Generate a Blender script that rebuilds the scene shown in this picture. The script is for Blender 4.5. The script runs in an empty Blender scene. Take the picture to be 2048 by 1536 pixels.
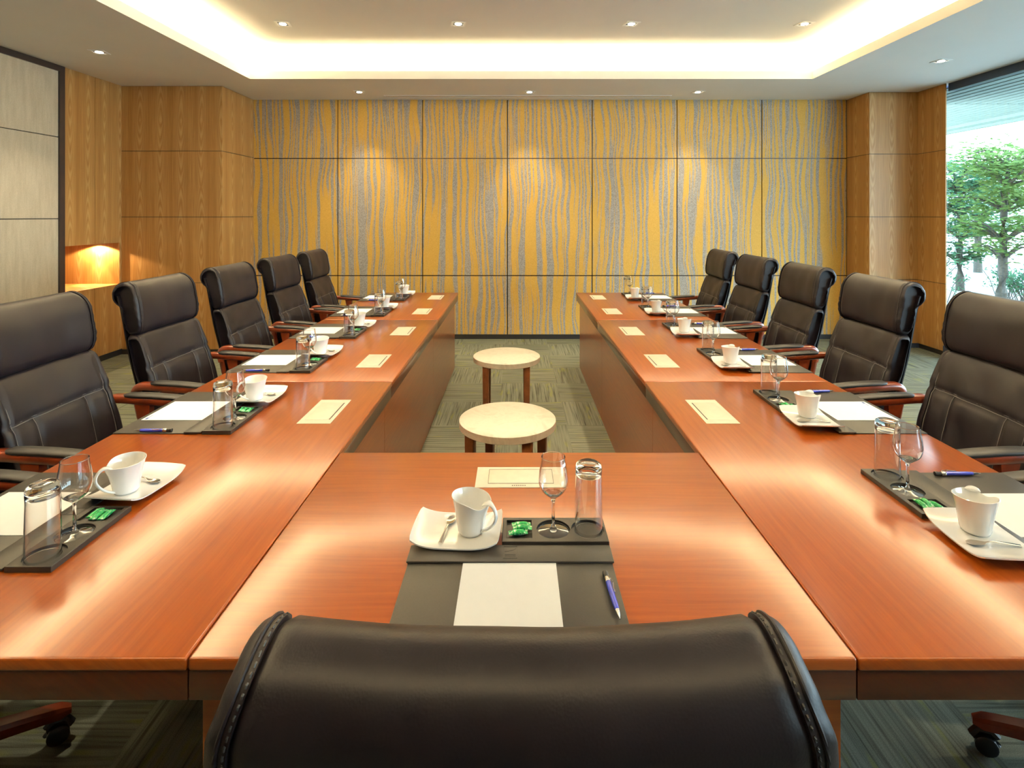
import bpy, bmesh, math, random
from mathutils import Vector, Matrix, noise as mnoise
random.seed(7)
PI = math.pi
S = bpy.context.scene
C = S.collection

# ------------------------------------------------------------------ camera
F = 1100.0            # focal length in pixels of the 2048 wide frame
H = 1.53              # camera height
cam_d = bpy.data.cameras.new('camera')
cam = bpy.data.objects.new('camera', cam_d)
C.objects.link(cam)
cam_d.sensor_fit = 'HORIZONTAL'
cam_d.sensor_width = 36
cam_d.lens = F / 2048 * 36
cam_d.shift_x = -8 / 2048
cam_d.shift_y = -338 / 2048
cam_d.clip_start = 0.02
cam.location = (0, 0, H)
cam.rotation_euler = (PI / 2, 0, 0)
S.camera = cam

# ------------------------------------------------------------------ view
S.view_settings.view_transform = 'Standard'
S.view_settings.look = 'None'
S.view_settings.exposure = 0.56
S.view_settings.gamma = 1.0
S.view_settings.use_curve_mapping = False
S.cycles.use_denoising = True
S.cycles.max_bounces = 10
S.cycles.diffuse_bounces = 5
S.cycles.glossy_bounces = 4
S.cycles.transmission_bounces = 8
S.cycles.transparent_max_bounces = 12
S.cycles.caustics_reflective = False
S.cycles.caustics_refractive = False
S.cycles.sample_clamp_indirect = 6.0

# ------------------------------------------------------------------ world (bright overcast sky)
w = bpy.data.worlds.new('world'); S.world = w
w.use_nodes = True
nt = w.node_tree; nt.nodes.clear()
wo = nt.nodes.new('ShaderNodeOutputWorld'); bg = nt.nodes.new('ShaderNodeBackground')
tc = nt.nodes.new('ShaderNodeTexCoord'); sx = nt.nodes.new('ShaderNodeSeparateXYZ')
rp = nt.nodes.new('ShaderNodeValToRGB')
rp.color_ramp.elements[0].position = 0.0; rp.color_ramp.elements[0].color = (0.76, 0.90, 1.0, 1)
rp.color_ramp.elements[1].position = 0.7; rp.color_ramp.elements[1].color = (0.50, 0.73, 1.0, 1)
nt.links.new(tc.outputs['Generated'], sx.inputs[0]); nt.links.new(sx.outputs['Z'], rp.inputs[0])
nt.links.new(rp.outputs[0], bg.inputs['Color']); bg.inputs['Strength'].default_value = 11.0
nt.links.new(bg.outputs[0], wo.inputs[0])

WARM = (1.0, 0.87, 0.63)
COVE = (1.0, 0.80, 0.46)

def area(name, loc, size, size_y, energy, color, direction, portal=False):
    d = bpy.data.lights.new(name, 'AREA'); d.shape = 'RECTANGLE'
    d.size = size; d.size_y = size_y; d.energy = energy; d.color = color
    o = bpy.data.objects.new(name, d); C.objects.link(o)
    o.location = loc
    o.rotation_euler = direction      # -Z is the lit side
    if portal: d.cycles.is_portal = True
    return o

XL, XR, YB, YF, ZC = -4.34, 4.65, 6.79, -1.8, 2.95      # room: left, window wall, back wall, wall behind camera, ceiling
CX0, CX1, CY0, CY1, ZU = -2.776, 3.094, 0.0, 5.74, 3.22  # ceiling coffer opening and its upper ceiling
TR = 0.20   # width of the cove trough
COVE_W = 33.0   # watts per metre of led strip in the cove
zc = ZC + 0.032
cxm, cym = (CX0 + CX1) / 2, (CY0 + CY1) / 2
LX, LY = CX1 - CX0 + 0.2, CY1 - CY0 + 0.2
area('cove_strip_back', (cxm, CY1 + 0.10, zc), LX, 0.16, COVE_W * LX, COVE, (PI, 0, 0))
area('cove_strip_front', (cxm, CY0 - 0.10, zc), LX, 0.16, COVE_W * LX, COVE, (PI, 0, 0))
area('cove_strip_left', (CX0 - 0.10, cym, zc), 0.16, LY, COVE_W * LY, COVE, (PI, 0, 0))
area('cove_strip_right', (CX1 + 0.10, cym, zc), 0.16, LY, COVE_W * LY, COVE, (PI, 0, 0))
area('window_portal', (XR + 0.12, (YF + 5.94) / 2, 1.5), 2.8, 5.94 - YF, 1.0, (1, 1, 1), (0, PI / 2, 0), portal=True)

# ================================================================== helpers
class MB:
    def __init__(self): self.v = []; self.f = []
    def add(self, vs, fs):
        n = len(self.v); self.v += [tuple(p) for p in vs]; self.f += [tuple(i + n for i in f) for f in fs]; return self
    def box(self, x0, x1, y0, y1, z0, z1, M=None):
        vs = [Vector((x, y, z)) for x in (x0, x1) for y in (y0, y1) for z in (z0, z1)]
        if M: vs = [M @ p for p in vs]
        return self.add(vs, [(0, 1, 3, 2), (4, 6, 7, 5), (0, 4, 5, 1), (2, 3, 7, 6), (0, 2, 6, 4), (1, 5, 7, 3)])
    def loft(self, rings, closed=True, cap0=True, cap1=True):
        n = len(rings[0]); vs = [p for r in rings for p in r]; fs = []
        for i in range(len(rings) - 1):
            for j in range(n if closed else n - 1):
                a = i * n + j; b = i * n + (j + 1) % n
                fs.append((a, b, b + n, a + n))
        if cap0: fs.append(tuple(range(n - 1, -1, -1)))
        if cap1: fs.append(tuple((len(rings) - 1) * n + j for j in range(n)))
        return self.add(vs, fs)
    def lathe(self, prof, n=32, c=(0, 0, 0), cap0=False, cap1=False):
        return self.loft([[(c[0] + r * math.cos(2 * PI * j / n), c[1] + r * math.sin(2 * PI * j / n), c[2] + z) for j in range(n)] for r, z in prof], True, cap0, cap1)
    def tube(self, pts, rad, n=8, flat=1.0, up=(0, 0, 1), closed=False):
        pts = [Vector(p) for p in pts]; rings = []; m = len(pts)
        for i, p in enumerate(pts):
            if closed: t = pts[(i + 1) % m] - pts[i - 1]
            else: t = pts[min(i + 1, m - 1)] - pts[max(i - 1, 0)]
            t.normalize(); u = Vector(up); s = t.cross(u)
            if s.length < 1e-4: s = t.cross(Vector((1, 0, 0)))
            s.normalize(); k = s.cross(t)
            r = rad[i] if isinstance(rad, (list, tuple)) else rad
            rings.append([p + s * math.cos(2 * PI * j / n) * r + k * math.sin(2 * PI * j / n) * r * flat for j in range(n)])
        if closed:
            rings.append(rings[0]); return self.loft(rings, True, False, False)
        return self.loft(rings)
    def build(self, name, mat, parent=None, smooth=None, bevel=0, bseg=2, **props):
        me = bpy.data.meshes.new(name); me.from_pydata(self.v, [], self.f)
        bm = bmesh.new(); bm.from_mesh(me)
        bmesh.ops.remove_doubles(bm, verts=bm.verts, dist=1e-6)
        bmesh.ops.recalc_face_normals(bm, faces=bm.faces)
        if bevel:
            es = [e for e in bm.edges if len(e.link_faces) == 2 and e.calc_face_angle(0) > 0.6]
            bmesh.ops.bevel(bm, geom=es, offset=bevel, segments=bseg, profile=0.5, affect='EDGES', clamp_overlap=True)
        bm.to_mesh(me); bm.free()
        if mat: me.materials.append(mat)
        if smooth or bevel:
            for p in me.polygons: p.use_smooth = True
            me.set_sharp_from_angle(angle=smooth or 0.7)
        o = bpy.data.objects.new(name, me); C.objects.link(o)
        if parent: o.parent = parent
        for k, v in props.items(): o[k] = v
        return o

def thing(name, label, cat, loc=(0, 0, 0), rz=0, group=None):
    o = bpy.data.objects.new(name, None); C.objects.link(o)
    o.empty_display_size = 0.05
    o.location = loc; o.rotation_euler = (0, 0, rz)
    tag(o, label, cat, group); return o

def tag(o, label, cat, group=None):
    o['label'] = label; o['category'] = cat
    if group: o['group'] = group
    return o

def struct(o): o['kind'] = 'structure'; return o

def copy_tree(o, parent=None):
    c = o.copy(); C.objects.link(c)
    if parent: c.parent = parent
    for ch in list(o.children): copy_tree(ch, c)
    return c

used = set()
def place(proto, loc, rz, label, group=None):
    o = proto if proto.name not in used else copy_tree(proto)
    used.add(proto.name)
    o.location = loc; o.rotation_euler = (0, 0, rz); o['label'] = label
    if group: o['group'] = group
    return o

def smoothstep(a, b, x):
    t = max(0, min(1, (x - a) / (b - a))); return t * t * (3 - 2 * t)

def catmull(pts, n, closed=False):
    out = []; m = len(pts); P = [Vector(p) for p in pts]
    segs = m if closed else m - 1
    for i in range(segs):
        if closed: p0, p1, p2, p3 = P[i - 1], P[i], P[(i + 1) % m], P[(i + 2) % m]
        else: p0, p1, p2, p3 = P[max(i - 1, 0)], P[i], P[i + 1], P[min(i + 2, m - 1)]
        for k in range(n):
            t = k / n
            out.append(0.5 * ((2 * p1) + (p2 - p0) * t + (2 * p0 - 5 * p1 + 4 * p2 - p3) * t * t + (3 * p1 - p0 - 3 * p2 + p3) * t ** 3))
    if not closed: out.append(P[-1])
    return out

# ================================================================== materials
class NT:
    def __init__(self, name):
        self.m = bpy.data.materials.new(name); self.m.use_nodes = True
        self.t = self.m.node_tree; self.t.nodes.clear()
        self.out = self.t.nodes.new('ShaderNodeOutputMaterial')
    def n(self, typ, **kw):
        nd = self.t.nodes.new('ShaderNode' + typ)
        for k, v in kw.items(): setattr(nd, k, v)
        return nd
    def l(self, a, b): self.t.links.new(a, b)
    def math(self, op, a, b=None, c=None):
        nd = self.n('Math', operation=op)
        for i, x in enumerate((a, b, c)):
            if x is None: continue
            if isinstance(x, (int, float)): nd.inputs[i].default_value = x
            else: self.l(x, nd.inputs[i])
        return nd.outputs[0]
    def ramp(self, fac, stops, interp='LINEAR'):
        nd = self.n('ValToRGB'); cr = nd.color_ramp; cr.interpolation = interp
        while len(cr.elements) < len(stops): cr.elements.new(0.5)
        for e, (p, c) in zip(cr.elements, stops): e.position = p; e.color = (*c, 1) if len(c) == 3 else c
        self.l(fac, nd.inputs[0]); return nd.outputs[0]
    def mix(self, fac, a, b, mode='MIX'):
        nd = self.n('MixRGB', blend_type=mode)
        for i, x in enumerate((fac, a, b)):
            if isinstance(x, (int, float)): nd.inputs[i].default_value = x
            elif isinstance(x, tuple): nd.inputs[i].default_value = (*x, 1)
            else: self.l(x, nd.inputs[i])
        return nd.outputs[0]
    def coords(self, kind='Object'):
        tcn = self.n('TexCoord'); s = self.n('SeparateXYZ'); self.l(tcn.outputs[kind], s.inputs[0])
        return tcn.outputs[kind], s.outputs
    def vec(self, x, y, z):
        nd = self.n('CombineXYZ')
        for i, a in enumerate((x, y, z)):
            if isinstance(a, (int, float)): nd.inputs[i].default_value = a
            else: self.l(a, nd.inputs[i])
        return nd.outputs[0]
    def noise(self, vec, scale=1, detail=2, rough=0.5, dist=0):
        nd = self.n('TexNoise'); self.l(vec, nd.inputs['Vector'])
        nd.inputs['Scale'].default_value = scale; nd.inputs['Detail'].default_value = detail
        nd.inputs['Roughness'].default_value = rough; nd.inputs['Distortion'].default_value = dist
        return nd.outputs['Fac']
    def bsdf(self, color, rough=0.5, metal=0, spec=0.5, coat=0, coat_rough=0.1, bump=None, bstr=0.1, bdist=0.001, sheen=0, **kw):
        b = self.n('BsdfPrincipled')
        for k, x in (('Base Color', color), ('Roughness', rough)):
            if isinstance(x, (int, float)): b.inputs[k].default_value = x
            elif isinstance(x, tuple): b.inputs[k].default_value = (*x, 1)
            else: self.l(x, b.inputs[k])
        b.inputs['Metallic'].default_value = metal; b.inputs['Specular IOR Level'].default_value = spec
        b.inputs['Coat Weight'].default_value = coat; b.inputs['Coat Roughness'].default_value = coat_rough
        b.inputs['Sheen Weight'].default_value = sheen
        for k, x in kw.items(): b.inputs[k.replace('_', ' ')].default_value = x
        if bump is not None:
            bn = self.n('Bump'); bn.inputs['Strength'].default_value = bstr; bn.inputs['Distance'].default_value = bdist
            self.l(bump, bn.inputs['Height']); self.l(bn.outputs[0], b.inputs['Normal'])
        self.l(b.outputs[0], self.out.inputs[0]); return self.m

def plain(name, color, rough=0.5, metal=0, spec=0.5, coat=0, vary=0.06, scale=30, **kw):
    t = NT(name); v, s = t.coords()
    nz = t.noise(v, scale, 3)
    a = tuple(max(0, c * (1 - vary)) for c in color); b = tuple(min(1, c * (1 + vary)) for c in color)
    return t.bsdf(t.ramp(nz, [(0.3, a), (0.7, b)]), rough, metal, spec, coat, bump=nz, bstr=0.05, **kw)

def oak_mat(name, along='x'):
    """golden oak veneer, slip matched leaves with cathedral figure, grain vertical"""
    t = NT(name); v, s = t.coords()
    h = t.math('ADD', s['X'], s['Y']); z = s['Z']
    warp = t.noise(t.vec(t.math('MULTIPLY', h, 3.0), 0, t.math('MULTIPLY', z, 1.6)), 1, 3)
    hw = t.math('ADD', h, t.math('MULTIPLY', t.math('SUBTRACT', warp, 0.5), 0.035))
    fr = t.math('SUBTRACT', t.math('FRACT', t.math('DIVIDE', hw, 0.225)), 0.5)
    par = t.math('MULTIPLY', t.math('MULTIPLY', fr, fr), 26.0)
    zz = t.math('PINGPONG', t.math('ADD', z, 0.35), 0.73)
    rings = t.math('SINE', t.math('MULTIPLY', t.math('ADD', t.math('ADD', par, t.math('MULTIPLY', zz, 3.4)), t.math('MULTIPLY', warp, 1.6)), 11.0))
    rings = t.math('MULTIPLY_ADD', rings, 0.5, 0.5)
    near = t.math('SUBTRACT', 1.0, t.math('MINIMUM', t.math('MULTIPLY', t.math('ABSOLUTE', fr), 3.4), 1.0))
    fib = t.noise(t.vec(t.math('MULTIPLY', h, 110.0), 0, t.math('MULTIPLY', z, 2.2)), 1, 4, 0.65)
    band = t.noise(t.vec(t.math('MULTIPLY', h, 14.0), 3.0, t.math('MULTIPLY', z, 0.35)), 1, 2)
    base = t.ramp(band, [(0.25, (0.40, 0.195, 0.052)), (0.55, (0.50, 0.265, 0.080)), (0.8, (0.58, 0.33, 0.112))])
    c1 = t.mix(t.math('MULTIPLY', t.ramp(fib, [(0.35, (0, 0, 0)), (0.70, (1, 1, 1))]), 0.6), base, (0.25, 0.10, 0.024))
    c2 = t.mix(t.math('MULTIPLY', t.math('MULTIPLY', rings, near), 0.36), c1, (0.76, 0.52, 0.24))
    return t.bsdf(c2, 0.42, 0, 0.4, bump=fib, bstr=0.06)

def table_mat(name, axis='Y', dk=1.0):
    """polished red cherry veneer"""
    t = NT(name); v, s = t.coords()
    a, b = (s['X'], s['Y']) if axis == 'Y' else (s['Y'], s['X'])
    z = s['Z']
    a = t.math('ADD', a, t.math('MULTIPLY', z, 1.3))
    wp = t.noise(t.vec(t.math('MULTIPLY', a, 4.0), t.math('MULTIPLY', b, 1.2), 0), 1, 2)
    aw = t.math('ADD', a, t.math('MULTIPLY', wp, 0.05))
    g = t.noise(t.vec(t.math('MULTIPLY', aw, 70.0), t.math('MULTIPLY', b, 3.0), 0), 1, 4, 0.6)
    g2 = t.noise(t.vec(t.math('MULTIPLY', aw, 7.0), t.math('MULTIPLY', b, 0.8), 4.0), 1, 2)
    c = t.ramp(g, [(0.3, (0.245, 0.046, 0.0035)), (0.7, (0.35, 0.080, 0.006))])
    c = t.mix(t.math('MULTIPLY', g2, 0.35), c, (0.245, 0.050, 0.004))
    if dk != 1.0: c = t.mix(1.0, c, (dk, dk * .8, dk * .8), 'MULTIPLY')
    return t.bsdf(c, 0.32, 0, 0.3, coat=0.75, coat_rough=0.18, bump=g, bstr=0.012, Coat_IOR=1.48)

def fabric_wall_mat():
    t = NT('striped_wallcovering'); v, s = t.coords()
    x, z = s['X'], s['Z']
    wob = t.noise(t.vec(t.math('MULTIPLY', x, 2.2), 0.0, t.math('MULTIPLY', z, 0.85)), 1, 2)
    xw = t.math('ADD', x, t.math('MULTIPLY', t.math('SUBTRACT', wob, 0.5), 0.22))
    st = t.noise(t.vec(t.math('MULTIPLY', xw, 30.0), 0.0, t.math('MULTIPLY', z, 0.42)), 1, 1, 0.5)
    fine = t.noise(t.vec(t.math('MULTIPLY', xw, 60.0), 5.0, t.math('MULTIPLY', z, 1.2)), 1, 2, 0.5)
    mott = t.noise(v, 140, 2, 0.6)
    val = t.math('ADD', st, t.math('ADD', t.math('MULTIPLY', t.math('SUBTRACT', fine, 0.5), 0.42), t.math('MULTIPLY', t.math('SUBTRACT', mott, 0.5), 0.10)))
    mask = t.ramp(val, [(0.49, (0, 0, 0)), (0.535, (1, 1, 1))])
    yel = t.ramp(mott, [(0.3, (0.60, 0.34, 0.060)), (0.7, (0.74, 0.44, 0.092))])
    gry = t.ramp(mott, [(0.35, (0.20, 0.19, 0.185)), (0.65, (0.43, 0.42, 0.41))])
    c = t.mix(t.math('MULTIPLY', mask, 0.92), yel, gry)
    return t.bsdf(c, 0.62, 0, 0.3, bump=mott, bstr=0.1)

def carpet_mat():
    t = NT('carpet_tiles'); v, s = t.coords()
    T = 0.5
    cx = t.math('FLOOR', t.math('DIVIDE', t.math('ADD', s['X'], 0.13), T)); cy = t.math('FLOOR', t.math('DIVIDE', s['Y'], T))
    wn = t.n('TexWhiteNoise', noise_dimensions='3D'); t.l(t.vec(cx, cy, 0.5), wn.inputs['Vector'])
    par = t.math('FLOORED_MODULO', t.math('ADD', cx, cy), 2.0)
    a = t.math('ADD', t.math('MULTIPLY', s['X'], par), t.math('MULTIPLY', s['Y'], t.math('SUBTRACT', 1.0, par)))
    b = t.math('ADD', t.math('MULTIPLY', s['Y'], par), t.math('MULTIPLY', s['X'], t.math('SUBTRACT', 1.0, par)))
    r = t.math('MULTIPLY', wn.outputs['Value'], 40.0)
    str1 = t.noise(t.vec(t.math('MULTIPLY', a, 85.0), t.math('MULTIPLY', b, 2.2), r), 1, 2, 0.6)
    pile = t.noise(v, 420, 2, 0.7)
    c = t.ramp(str1, [(0.32, (0.085, 0.090, 0.062)), (0.45, (0.165, 0.172, 0.125)), (0.62, (0.225, 0.235, 0.175))])
    fl = t.noise(t.vec(t.math('MULTIPLY', a, 30.0), t.math('MULTIPLY', b, 5.0), t.math('ADD', r, 9.0)), 1, 1)
    c = t.mix(t.ramp(fl, [(0.60, (0, 0, 0)), (0.72, (0.55, 0.55, 0.55))]), c, (0.26, 0.27, 0.06))
    ton = t.mix(t.math('MULTIPLY', wn.outputs['Value'], 0.25), c, (0.10, 0.10, 0.07))
    c = t.mix(0.55, ton, t.ramp(pile, [(0.3, (0.35, 0.35, 0.35)), (0.7, (1.35, 1.35, 1.35))]), 'MULTIPLY')
    return t.bsdf(c, 0.95, 0, 0.1, bump=pile, bstr=0.5, bdist=0.004)

def leather_mat():
    t = NT('black_leather'); v, s = t.coords()
    vo = t.n('TexVoronoi'); t.l(v, vo.inputs['Vector']); vo.inputs['Scale'].default_value = 420
    big = t.noise(v, 9, 3)
    c = t.ramp(big, [(0.3, (0.008, 0.006, 0.009)), (0.7, (0.012, 0.009, 0.013))])
    h = t.math('ADD', t.math('MULTIPLY', vo.outputs['Distance'], 0.4), t.math('MULTIPLY', big, 2.5))
    return t.bsdf(c, t.ramp(big, [(0.2, (0.40,) * 3), (0.8, (0.50,) * 3)]), 0, 0.32, bump=h, bstr=0.2, bdist=0.001)

def thin_glass(name, tint=(1, 1, 1), rough=0.0, ior=1.5, gain=1.0, power=5.0):
    t = NT(name)
    lw = t.n('LayerWeight'); lw.inputs['Blend'].default_value = 0.5
    r0 = ((ior - 1) / (ior + 1)) ** 2
    fr = t.math('MULTIPLY_ADD', t.math('POWER', lw.outputs['Facing'], power), 1 - r0, r0)
    tr = t.n('BsdfTransparent'); tr.inputs['Color'].default_value = (*tint, 1)
    gl = t.n('BsdfGlossy'); gl.inputs['Roughness'].default_value = rough
    mx = t.n('MixShader'); t.l(t.math('MULTIPLY', fr, gain), mx.inputs[0])
    t.l(tr.outputs[0], mx.inputs[1]); t.l(gl.outputs[0], mx.inputs[2]); t.l(mx.outputs[0], t.out.inputs[0])
    return t.m

def emit_mat(name, color, strength):
    t = NT(name); e = t.n('Emission'); e.inputs['Color'].default_value = (*color, 1); e.inputs['Strength'].default_value = strength
    t.l(e.outputs[0], t.out.inputs[0]); return t.m

def marble_mat():
    t = NT('cream_stone'); v, s = t.coords()
    n1 = t.noise(v, 7, 5, 0.6, 1.2); n2 = t.noise(v, 60, 3)
    c = t.ramp(n1, [(0.30, (0.60, 0.55, 0.43)), (0.5, (0.78, 0.73, 0.60)), (0.7, (0.68, 0.63, 0.50))])
    c = t.mix(t.ramp(n2, [(0.62, (0, 0, 0)), (0.72, (0.3, 0.3, 0.3))]), c, (0.45, 0.40, 0.30))
    return t.bsdf(c, 0.3, 0, 0.5, bump=n2, bstr=0.03)

def candy_mat():
    t = NT('green_wrapper'); v, s = t.coords()
    n1 = t.noise(v, 110, 2, 0.6); n2 = t.noise(v, 260, 2)
    c = t.ramp(n1, [(0.44, (0.01, 0.30, 0.07)), (0.56, (0.10, 0.52, 0.20)), (0.64, (0.72, 0.85, 0.62))])
    c = t.mix(t.ramp(n2, [(0.60, (0, 0, 0)), (0.66, (1, 1, 1))]), c, (0.02, 0.10, 0.12))
    return t.bsdf(c, 0.25, 0.25, 0.6, bump=n2, bstr=0.4)

def leaf_mat(name, c0, c1):
    t = NT(name); v, s = t.coords()
    c = t.ramp(t.noise(v, 3, 2), [(0.3, c0), (0.7, c1)])
    df = t.n('BsdfDiffuse'); tl = t.n('BsdfTranslucent'); mx = t.n('MixShader'); mx.inputs[0].default_value = 0.4
    t.l(c, df.inputs[0]); t.l(c, tl.inputs[0]); t.l(df.outputs[0], mx.inputs[1]); t.l(tl.outputs[0], mx.inputs[2])
    t.l(mx.outputs[0], t.out.inputs[0]); return t.m

def partition_mat():
    t = NT('woven_partition'); v, s = t.coords()
    f = t.noise(t.vec(t.math('MULTIPLY', s['Y'], 24.0), t.math('MULTIPLY', s['Z'], 3.0), 0.0), 1, 4, 0.6)
    wv = t.noise(v, 220, 2)
    c = t.ramp(f, [(0.3, (0.50, 0.42, 0.30)), (0.7, (0.62, 0.53, 0.39))])
    c = t.mix(0.3, c, t.ramp(wv, [(0.3, (0.6, 0.6, 0.6)), (0.7, (1.2, 1.2, 1.2))]), 'MULTIPLY')
    return t.bsdf(c, 0.7, 0, 0.2, bump=wv, bstr=0.15)

M = {}
M['oak'] = oak_mat('oak_veneer')
M['table_y'] = table_mat('cherry_lengthwise', 'Y')
M['table_x'] = table_mat('cherry_crosswise', 'X')
M['apron_y'] = table_mat('shaded_cherry_lengthwise', 'Y', 0.20)  # same cherry, with the shade on the table fascia put into its colour
M['apron_x'] = table_mat('shaded_cherry_crosswise', 'X', 0.20)  # crosswise version, fascia shade likewise darkened into the colour
M['red_wood'] = plain('red_stained_wood', (0.20, 0.035, 0.010), 0.28, coat=0.8, vary=0.25, scale=14)
M['stripe'] = fabric_wall_mat()
M['carpet'] = carpet_mat()
M['leather'] = leather_mat()
M['seam'] = plain('seam_thread', (0.13, 0.12, 0.12), 0.45)
M['stitch'] = plain('stitch_thread', (0.03, 0.028, 0.028), 0.5)
M['arm_pad'] = plain('arm_pad_leather', (0.016, 0.014, 0.014), 0.5)
M['black'] = plain('black_plastic', (0.012, 0.012, 0.014), 0.4)
M['padleather'] = plain('desk_pad_leather', (0.034, 0.031, 0.027), 0.45, spec=0.45, vary=0.1, scale=400)
M['traywood'] = plain('tray_black', (0.024, 0.021, 0.018), 0.42, spec=0.45, vary=0.1, scale=300)
M['ceil'] = plain('ceiling_paint', (0.80, 0.78, 0.74), 0.85, vary=0.01, scale=3)
M['dark'] = plain('dark_joint', (0.02, 0.017, 0.015), 0.5)
M['brass'] = plain('joint_metal', (0.05, 0.035, 0.025), 0.25, metal=0.6)
M['frame'] = plain('dark_frame', (0.045, 0.030, 0.026), 0.4)
M['winframe'] = plain('window_frame', (0.03, 0.045, 0.085), 0.4)
M['partition'] = partition_mat()
M['china'] = plain('white_china', (0.90, 0.89, 0.86), 0.12, coat=0.6, vary=0.005)
M['paper'] = plain('white_paper', (0.93, 0.93, 0.92), 0.8, vary=0.01)
M['ink'] = plain('blue_ink', (0.06, 0.12, 0.35), 0.7)
M['steel'] = plain('polished_steel', (0.80, 0.79, 0.76), 0.16, metal=1.0, vary=0.02)
M['chrome_trim'] = plain('lamp_trim', (0.85, 0.83, 0.80), 0.3, vary=0.02)
M['blue'] = plain('blue_barrel', (0.03, 0.05, 0.50), 0.25, coat=0.5)
M['port'] = plain('anodised_plate', (0.74, 0.66, 0.52), 0.45, metal=0.2, vary=0.04)
M['glass'] = thin_glass('thin_glass', (0.97, 0.98, 0.98), 0, 1.5, 2.0, 2.6)
M['pane'] = thin_glass('window_glass', (0.90, 0.96, 0.95), 0, 1.45)
M['lamp'] = emit_mat('lamp_glow', (1.0, 0.90, 0.70), 30)
M['marble'] = marble_mat()
M['stool_wood'] = plain('walnut_leg', (0.16, 0.055, 0.018), 0.35, vary=0.3, scale=20)
M['candy'] = candy_mat()
t = NT('solid_glass'); g = t.n('BsdfGlass'); g.inputs['IOR'].default_value = 1.5; g.inputs['Roughness'].default_value = 0
t.l(g.outputs[0], t.out.inputs[0]); M['solidglass'] = t.m
M['leaf'] = leaf_mat('leaf_green', (0.10, 0.19, 0.05), (0.24, 0.34, 0.12))
M['leaf2'] = leaf_mat('leaf_blue_green', (0.05, 0.15, 0.08), (0.12, 0.25, 0.14))
M['bark'] = plain('bark', (0.07, 0.062, 0.05), 0.9, vary=0.3)
M['white_wall'] = plain('render_white', (0.85, 0.87, 0.88), 0.8)
M['teal'] = plain('tinted_window', (0.02, 0.07, 0.075), 0.15)
M['paving'] = plain('pale_paving', (0.30, 0.30, 0.28), 0.8)
M['soffit'] = plain('soffit_boards', (0.22, 0.28, 0.25), 0.6)
M['roof'] = plain('grey_roof_tiles', (0.30, 0.30, 0.31), 0.8, vary=0.3)
M['terracotta'] = plain('terracotta_kerb', (0.55, 0.30, 0.20), 0.8)
M['bulk'] = plain('painted_wall', (0.16, 0.11, 0.07), 0.8)

# ================================================================== room shell
struct(MB().box(XL - 1.2, XR + 0.2, YF - 0.1, YB + 0.3, -0.1, 0).build('floor', M['carpet']))

# ceiling: lower ring, lip, trough, upper ceiling
m = MB()
X0, X1, Y0, Y1 = XL - 0.9, XR + 0.09, YF - 0.1, YB + 0.1
ox0, ox1, oy0, oy1 = CX0 - TR, CX1 + TR, CY0 - TR, CY1 + TR
zt = ZC + 0.02
m.box(X0, CX0, Y0, Y1, ZC, zt); m.box(CX1, X1, Y0, Y1, ZC, zt)
m.box(CX0, CX1, Y0, CY0, ZC, zt); m.box(CX0, CX1, CY1, Y1, ZC, zt)
lip = ZC + 0.085
m.box(CX0 - 0.015, CX0, CY0 - 0.015, CY1 + 0.015, zt, lip); m.box(CX1, CX1 + 0.015, CY0 - 0.015, CY1 + 0.015, zt, lip)
m.box(CX0, CX1, CY0 - 0.015, CY0, zt, lip); m.box(CX0, CX1, CY1, CY1 + 0.015, zt, lip)
m.box(ox0 - 0.02, ox0, oy0, oy1, zt, ZU); m.box(ox1, ox1 + 0.02, oy0, oy1, zt, ZU)
m.box(ox0, ox1, oy0 - 0.02, oy0, zt, ZU); m.box(ox0, ox1, oy1, oy1 + 0.02, zt, ZU)
m.box(ox0 - 0.02, ox1 + 0.02, oy0 - 0.02, oy1 + 0.02, ZU, ZU + 0.05)
ceil = struct(m.build('ceiling', M['ceil']))

# back wall: striped fabric panels in a metal grid
SC = F / YB
bx0, pw = (507 - 1032) / SC, (1692 - 507) / SC / 7
rows = [(0.06, 0.783), (0.783, 2.228), (2.228, ZC)]
m = MB().box(bx0 - 1.3, bx0 + 7 * pw + 1.0, YB, YB + 0.1, 0, ZC)
wb = struct(m.build('wall_back', M['brass']))
for i in range(7):
    for (z0, z1) in rows:
        g = 0.006
        MB().box(bx0 + i * pw + g, bx0 + (i + 1) * pw - g, YB - 0.014, YB, z0 + (g if z0 > 0.1 else 0), z1 - (g if z1 < 2.9 else 0)).build('fabric_panel', M['stripe'], wb)
struct(MB().box(bx0, bx0 + 7 * pw, YB - 0.006, YB, 0, 0.06).build('baseboard_back', M['dark']))

# left column (frontal oak face at y=6.05 and its return) with seams
seams = [0.05, 0.783, 1.508, 2.234, ZC]
def clad(name, x0, x1, y, face):
    """oak boards on a frontal face (face='y') or a return (face='x')"""
LCX, LCY = -3.232, 6.05
m = MB(); g = 0.003
for a, b in zip(seams[:-1], seams[1:]):
    m.box(XL + 0.0, LCX, LCY, LCY + 0.012, a + g, b - g)
    m.box(LCX - 0.012, LCX, LCY + 0.012, YB, a + g, b - g)
cl = struct(m.build('column_left', M['oak']))
MB().box(XL - 0.06, LCX - 0.006, LCY + 0.006, YB + 0.05, 0, ZC).build('backing', M['dark'], cl)

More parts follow.
